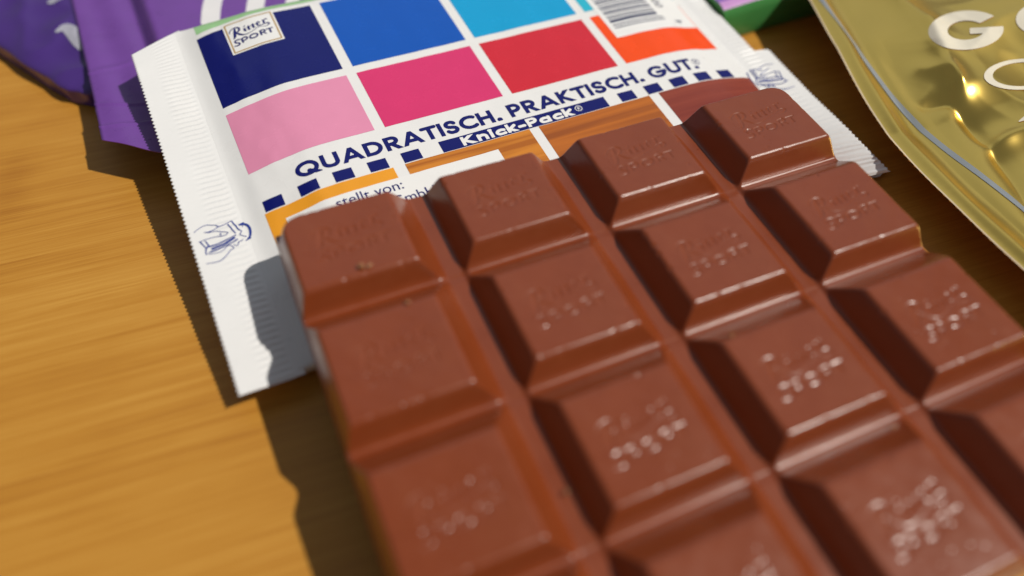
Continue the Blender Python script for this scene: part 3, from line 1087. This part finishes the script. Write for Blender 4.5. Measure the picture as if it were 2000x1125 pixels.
# paler inside layer peeping out at the strip's edge
q = [at_z(186, 216, 6.0), at_z(199, 216, 6.0), at_z(206, 238, 6.0), at_z(193, 238, 6.0)]
part('inner_layer', q, [(0, 1, 2, 3)], M['lilac'], pw, smooth=False)

# ------------------------------------------------------------------ darker purple wrapper beside it
dw = thing('crumpled_purple_wrapper', 'glossy dark purple wrapper with a crumpled bulging corner resting on the bamboo', 'wrapper', loc=(0, 0, 0))
EDGE = np.array([(-140, 230), (-100, 172), (-83, 139), (-76.5, 126), (-71, 114.5), (-67.0, 107), (-63.5, 103.6), (-59, 102.6), (-50, 102.4)])


def dark_pt(S, Tt):
    """S along the rim 0..1, Tt from the table (0) up and inwards (1)"""
    seg = S * (len(EDGE) - 1)
    i = np.clip(seg.astype(int), 0, len(EDGE) - 2)
    f = seg - i
    e = EDGE[i] * (1 - f)[:, None] + EDGE[i + 1] * f[:, None]
    inward = np.array([0.80, 0.60])
    rise = np.clip(Tt / 0.16, 0, 1)
    dist = np.maximum(0, Tt - 0.10) ** 1.0 * 62
    X = e[:, 0] + inward[0] * dist + 0.5 * np.sin(S * 40) * rise
    Y = e[:, 1] + inward[1] * dist
    n = fbm(X, Y, 4.0, 2, 0.05)
    n2 = np.abs(fbm(X, Y, 9.0, 2, 0.055))
    z = 0.25 + 3.6 * np.sin(rise * np.pi / 2) + 2.2 * (1 - np.exp(-dist / 9.0)) + (0.9 * n - 3.2 * n2 + 0.6) * np.clip(dist / 8, 0, 1)
    z = np.minimum(z, np.where(X > -64, 6.0, 9.0))
    return np.stack([X, Y, np.maximum(z, 0.2)], 1)


P, F = grid(np.linspace(0, 0.999, 150), np.concatenate([np.linspace(0, 0.17, 14), np.linspace(0.18, 1, 80)]), dark_pt)
o = part('film', P, F, M['purple_dark'], dw)
DARKP = P


def dark_z(x, y):
    out = []
    for a, b in zip(np.atleast_1d(x), np.atleast_1d(y)):
        d2 = (DARKP[:, 0] - a) ** 2 + (DARKP[:, 1] - b) ** 2
        k = np.argsort(d2)[:4]
        wgt = 1 / (d2[k] + 1e-3)
        out.append((DARKP[k, 2] * wgt).sum() / wgt.sum())
    return np.array(out)


px_shape('painted_reflection', [[(104, 2, 22), (120, -8, 26), (130, -20, 26)], [(112, 62, 8), (128, 54, 20), (142, 64, 26), (150, 80, 20), (158, 96, 8)]],
         dark_z, 'lilac', dw, step=0.3, off=0.12, z0=6.0)  # pale reflection on the glossy film, laid on as flat colour

# ------------------------------------------------------------------ green and violet box behind
gb = thing('green_violet_box', 'thin chocolate box with green side and violet top behind the white wrapper', 'box', loc=(60, 67.5, 0))
prof = [(0.0, 0.2), (-0.25, 1.0), (-0.35, 3.0), (-0.3, 5.6), (-0.1, 6.7), (0.4, 7.5), (1.2, 8.0), (2.4, 8.25), (5, 8.4), (18, 8.5), (40, 8.5), (41, 8.0), (41.5, 4.0), (41.2, 0.2)]


def box_strip(name, i0, i1, mat):
    xs = np.linspace(-1.0, 46, 30)
    V, F = [], []
    for x in xs:
        dx = 0.35 * np.sin(x * 0.35)
        for (y_, z_) in prof[i0:i1 + 1]:
            V.append((x, y_ + 0.15 * np.sin(x * 0.2), z_ + 0.1 * math.sin(x * 0.17)))
    n = i1 - i0 + 1
    for i in range(len(xs) - 1):
        for j in range(n - 1):
            F.append((i * n + j, (i + 1) * n + j, (i + 1) * n + j + 1, i * n + j + 1))
    for e, fl in ((0, False), (len(xs) - 1, True)):
        pass
    return part(name, V, F, M[mat], gb)


box_strip('side_panel', 0, 5, 'box_green')
box_strip('rounded_edge', 5, 7, 'box_highlight')  # edge strip coloured as a highlight
box_strip('top_panel', 7, 11, 'box_purple')
box_strip('back_panel', 11, 13, 'box_green')
for x in (-1.0, 46):
    V = [(x, y_ + 0.15 * math.sin(x * 0.2), z_ + 0.1 * math.sin(x * 0.17)) for y_, z_ in prof]
    part('end_panel', V, [tuple(range(len(V)))], M['box_green'], gb, smooth=False)

# ------------------------------------------------------------------ gold foil pack
gp = thing('gold_foil_pack', 'crinkled gold foil chocolate pack with cream lettering and serrated sealed edge', 'wrapper', loc=(0, 0, 0))
L0 = np.array([74.2, 60.5])
LD = np.array([-0.248, -0.969])
LR = np.array([0.969, -0.248])


def g_edge(t):
    return -3.6 * np.sin(np.pi * np.clip(t, -20, 90) / 73.0) * np.where((t < 0), 0.35, 1)


NT, NS = 420, 330
TT = np.linspace(-70, 130, NT)
SS = np.concatenate([np.linspace(0, 14, 110), 14 + (np.linspace(0, 1, NS - 109)[1:]) ** 1.15 * 100])
_tg, _sg = np.meshgrid(TT, SS, indexing='ij')
_tr, _sr = _tg.ravel(), _sg.ravel()
_n1 = np.array([noise.hetero_terrain(Vector((a * 0.045, b * 0.07, 2.0)), 1.0, 2.0, 3, 0.6) for a, b in zip(_tr, _sr)])
_n2 = np.array([abs(noise.noise(Vector((a * 0.03 + b * 0.02, b * 0.05 - a * 0.015, 7.3)))) for a, b in zip(_tr, _sr)])
_n3 = np.array([abs(noise.noise(Vector((a * 0.10 - b * 0.05, b * 0.12, 17.3)))) for a, b in zip(_tr, _sr)])


def gold_base(t, s):
    ze = np.interp(t, [-70, 0, 17, 40, 73, 130], [11.5, 9.7, 9.2, 6.2, 6.1, 5.0])
    rise = np.clip((s - 6) / 55, 0, 1.4)
    return ze + 8.0 * np.sin(np.minimum(rise, 1) * np.pi / 2) + 0.75 * np.exp(-((s - 2.4) / 1.2) ** 2) - 0.3 * np.exp(-((s - 5.5) / 1.5) ** 2)


_amp = np.clip((_sr - 9) / 12, 0, 1)
_zg = gold_base(_tr, _sr) + _amp * (3.8 * (0.35 - _n2) + 0.8 * (0.3 - _n3)) + 0.05 * np.sin(_tr * 0.35 + _sr) * (1 - _amp)
_sw0 = _sr + g_edge(_tr)
_gx, _gy = L0[0] + LD[0] * _tr + LR[0] * _sw0, L0[1] + LD[1] * _tr + LR[1] * _sw0
for pts, amp, sig in (([(1690, -30), (1740, 10), (1800, 62), (1828, 110), (1866, 168)], 2.0, 2.6),
                      ([(1700, 90), (1760, 130), (1805, 178), (1872, 190), (1950, 262), (2010, 335), (2060, 420)], -1.8, 1.2),
                      ([(1800, 130), (1850, 150), (1880, 190)], 1.2, 1.6),
                      ([(1850, 330), (1900, 372), (1990, 430), (2080, 520)], 1.6, 1.6),
                      ([(1950, 262), (1990, 250), (2050, 255)], 1.3, 1.5)):
    pl = np.array([(*at_z(a, b, 10.5)[:2], 0.0) for a, b in pts])
    dd_ = stroke_sdf(_gx, _gy, [smooth_curve(pl, 5)])
    _zg = _zg + 1.0 * amp * np.exp(-(np.sqrt(dd_ ** 2 + 0.5) - 0.7) / sig) * np.clip((_sr - 7) / 8, 0, 1)
ZG = _zg.reshape(NT, NS)


def gold_ts(x, y):
    dx, dy = x - L0[0], y - L0[1]
    t = dx * LD[0] + dy * LD[1]
    return t, dx * LR[0] + dy * LR[1] - g_edge(t)


def gold_z(x, y):
    t, s = gold_ts(np.asarray(x, float), np.asarray(y, float))
    ti = np.clip((t - TT[0]) / (TT[1] - TT[0]), 0, NT - 1.001)
    si = np.interp(s, SS, np.arange(NS))
    si = np.clip(si, 0, NS - 1.001)
    a, b = ti.astype(int), si.astype(int)
    ft, fs = ti - a, si - b
    return (ZG[a, b] * (1 - ft) + ZG[a + 1, b] * ft) * (1 - fs) + (ZG[a, b + 1] * (1 - ft) + ZG[a + 1, b + 1] * ft) * fs


_tooth = 0.32 * tri(_tr / 1.5) * np.exp(-_sr / 0.5)
_sw = _sr + _tooth + g_edge(_tr)
P = np.stack([L0[0] + LD[0] * _tr + LR[0] * _sw, L0[1] + LD[1] * _tr + LR[1] * _sw, _zg], 1)
o = part('foil', P, grid_faces(NT, NS), M['gold_foil'], gp)
md = o.modifiers.new('film', 'SOLIDIFY')
md.thickness = 0.12 * MM
md.offset = -1


def gold_ribbon(name, s_fun, width, mat, off):
    t = np.linspace(-68, 128, 400)
    V = []
    for k in np.linspace(-0.5, 0.5, 5):
        s = s_fun(t) + k * width
        sw = s + g_edge(t)
        x, y = L0[0] + LD[0] * t + LR[0] * sw, L0[1] + LD[1] * t + LR[1] * sw
        V.append(np.stack([x, y, gold_z(x, y) + off], 1))
    return part(name, np.vstack(V), grid_faces(5, len(t)), M[mat], gp)


gold_ribbon('silver_line', lambda t: np.clip(1.9 + 0.122 * t, 1.2, 30), 0.95, 'silver', 0.09)


def gold_letter(name, fn, cx, cy, rx, ry, rot=0.0, ext=1.15, step=0.03):
    """fn: signed distance in a unit letter box, drawn at a pixel centre with pixel radii"""
    v, f = fill_sdf(fn, -ext, ext, -ext, ext, step)
    c, s = math.cos(rot), math.sin(rot)
    x = v[:, 0] * rx
    y = v[:, 1] * ry
    X, Y = cx + c * x - s * y, cy + s * x + c * y
    D = np.array([ray(a, b) for a, b in zip(X, Y)])
    z = np.full(len(X), 12.0)
    for _ in range(60):                               # where each pixel's ray meets the foil
        p = CAM + D * ((z - CAM[2]) / D[:, 2])[:, None]
        z = 0.8 * z + 0.2 * gold_z(p[:, 0], p[:, 1])
    p = CAM + D * ((z - CAM[2]) / D[:, 2])[:, None]
    return part(name, np.stack([p[:, 0], p[:, 1], gold_z(p[:, 0], p[:, 1]) + 0.12], 1), f, M['cream'], gp)


def sd_ring(X, Y, r, w):
    return np.abs(np.hypot(X, Y) - r) - w / 2


def sd_box(X, Y, x0, x1, y0, y1):
    return np.maximum(np.maximum(x0 - X, X - x1), np.maximum(y0 - Y, Y - y1))


def letter_G(X, Y):           # y grows downwards, as in the photograph
    ringd = sd_ring(X, Y, 0.73, 0.50)
    ang = np.degrees(np.arctan2(Y, X))
    gap = np.maximum(ang - (-6), -40 - ang) / 60.0
    body = np.maximum(ringd, -gap)
    barr = sd_box(X, Y, 0.10, 0.97, -0.10, 0.20)
    return np.minimum(body, barr)


gold_letter('lettering', letter_G, 1886, 60, 75, 39, R(-3))
gold_letter('lettering', lambda X, Y: sd_ring(X, Y, 0.74, 0.48), 2058, 36, 76, 38, R(-3))
gold_letter('lettering', lambda X, Y: sd_ring(X, Y, 0.86, 0.22), 1996, 146, 77, 31, R(-3))
px_shape('lettering', [[(1990, 238, 3), (2006, 230, 12), (2030, 216, 16), (2060, 204, 16)]], gold_z, 'cream', gp, off=0.1, z0=11.0)
# pale cut edge of the seal
gold_ribbon('cut_edge', lambda t: 0 * t + 0.22, 0.3, 'pale_edge', 0.07)

# ------------------------------------------------------------------ dark blue scrap under the gold pack
sc_ = thing('wrapper_scrap', 'tiny dark blue wrapper scrap with pale serrated rim under the gold pack', 'scrap', loc=(0, 0, 0))
rim = np.array([at_z(x, y, 0.6) for x, y in ((1768, 298), (1785, 308), (1810, 328), (1838, 350), (1868, 368), (1895, 376))])
V, F = [], []
n = 40
tt = np.linspace(0, 1, n)
rx = np.stack([np.interp(tt, np.linspace(0, 1, len(rim)), rim[:, k]) for k in range(3)], 1)
rx[:, 0] += 0.12 * tri(np.arange(n) / 2.0)
for k in range(6):
    s = k / 5
    q = rx.copy()
    q[:, 0] += s * 9 * np.linspace(0.25, 1, n)
    q[:, 2] = 0.35 + 1.1 * np.sin(tt * np.pi) * (1 - s) ** 2 * 0.5
    V.append(q)
part('film', np.vstack(V), grid_faces(6, n), M['scrap_blue'], sc_)
e1 = V[0].copy()
e0 = V[0].copy()
e0[:, 0] -= 0.28
e0[:, 2] -= 0.03
part('pale_rim', np.vstack([e0, e1]), grid_faces(2, n), M['purple_white'], sc_)
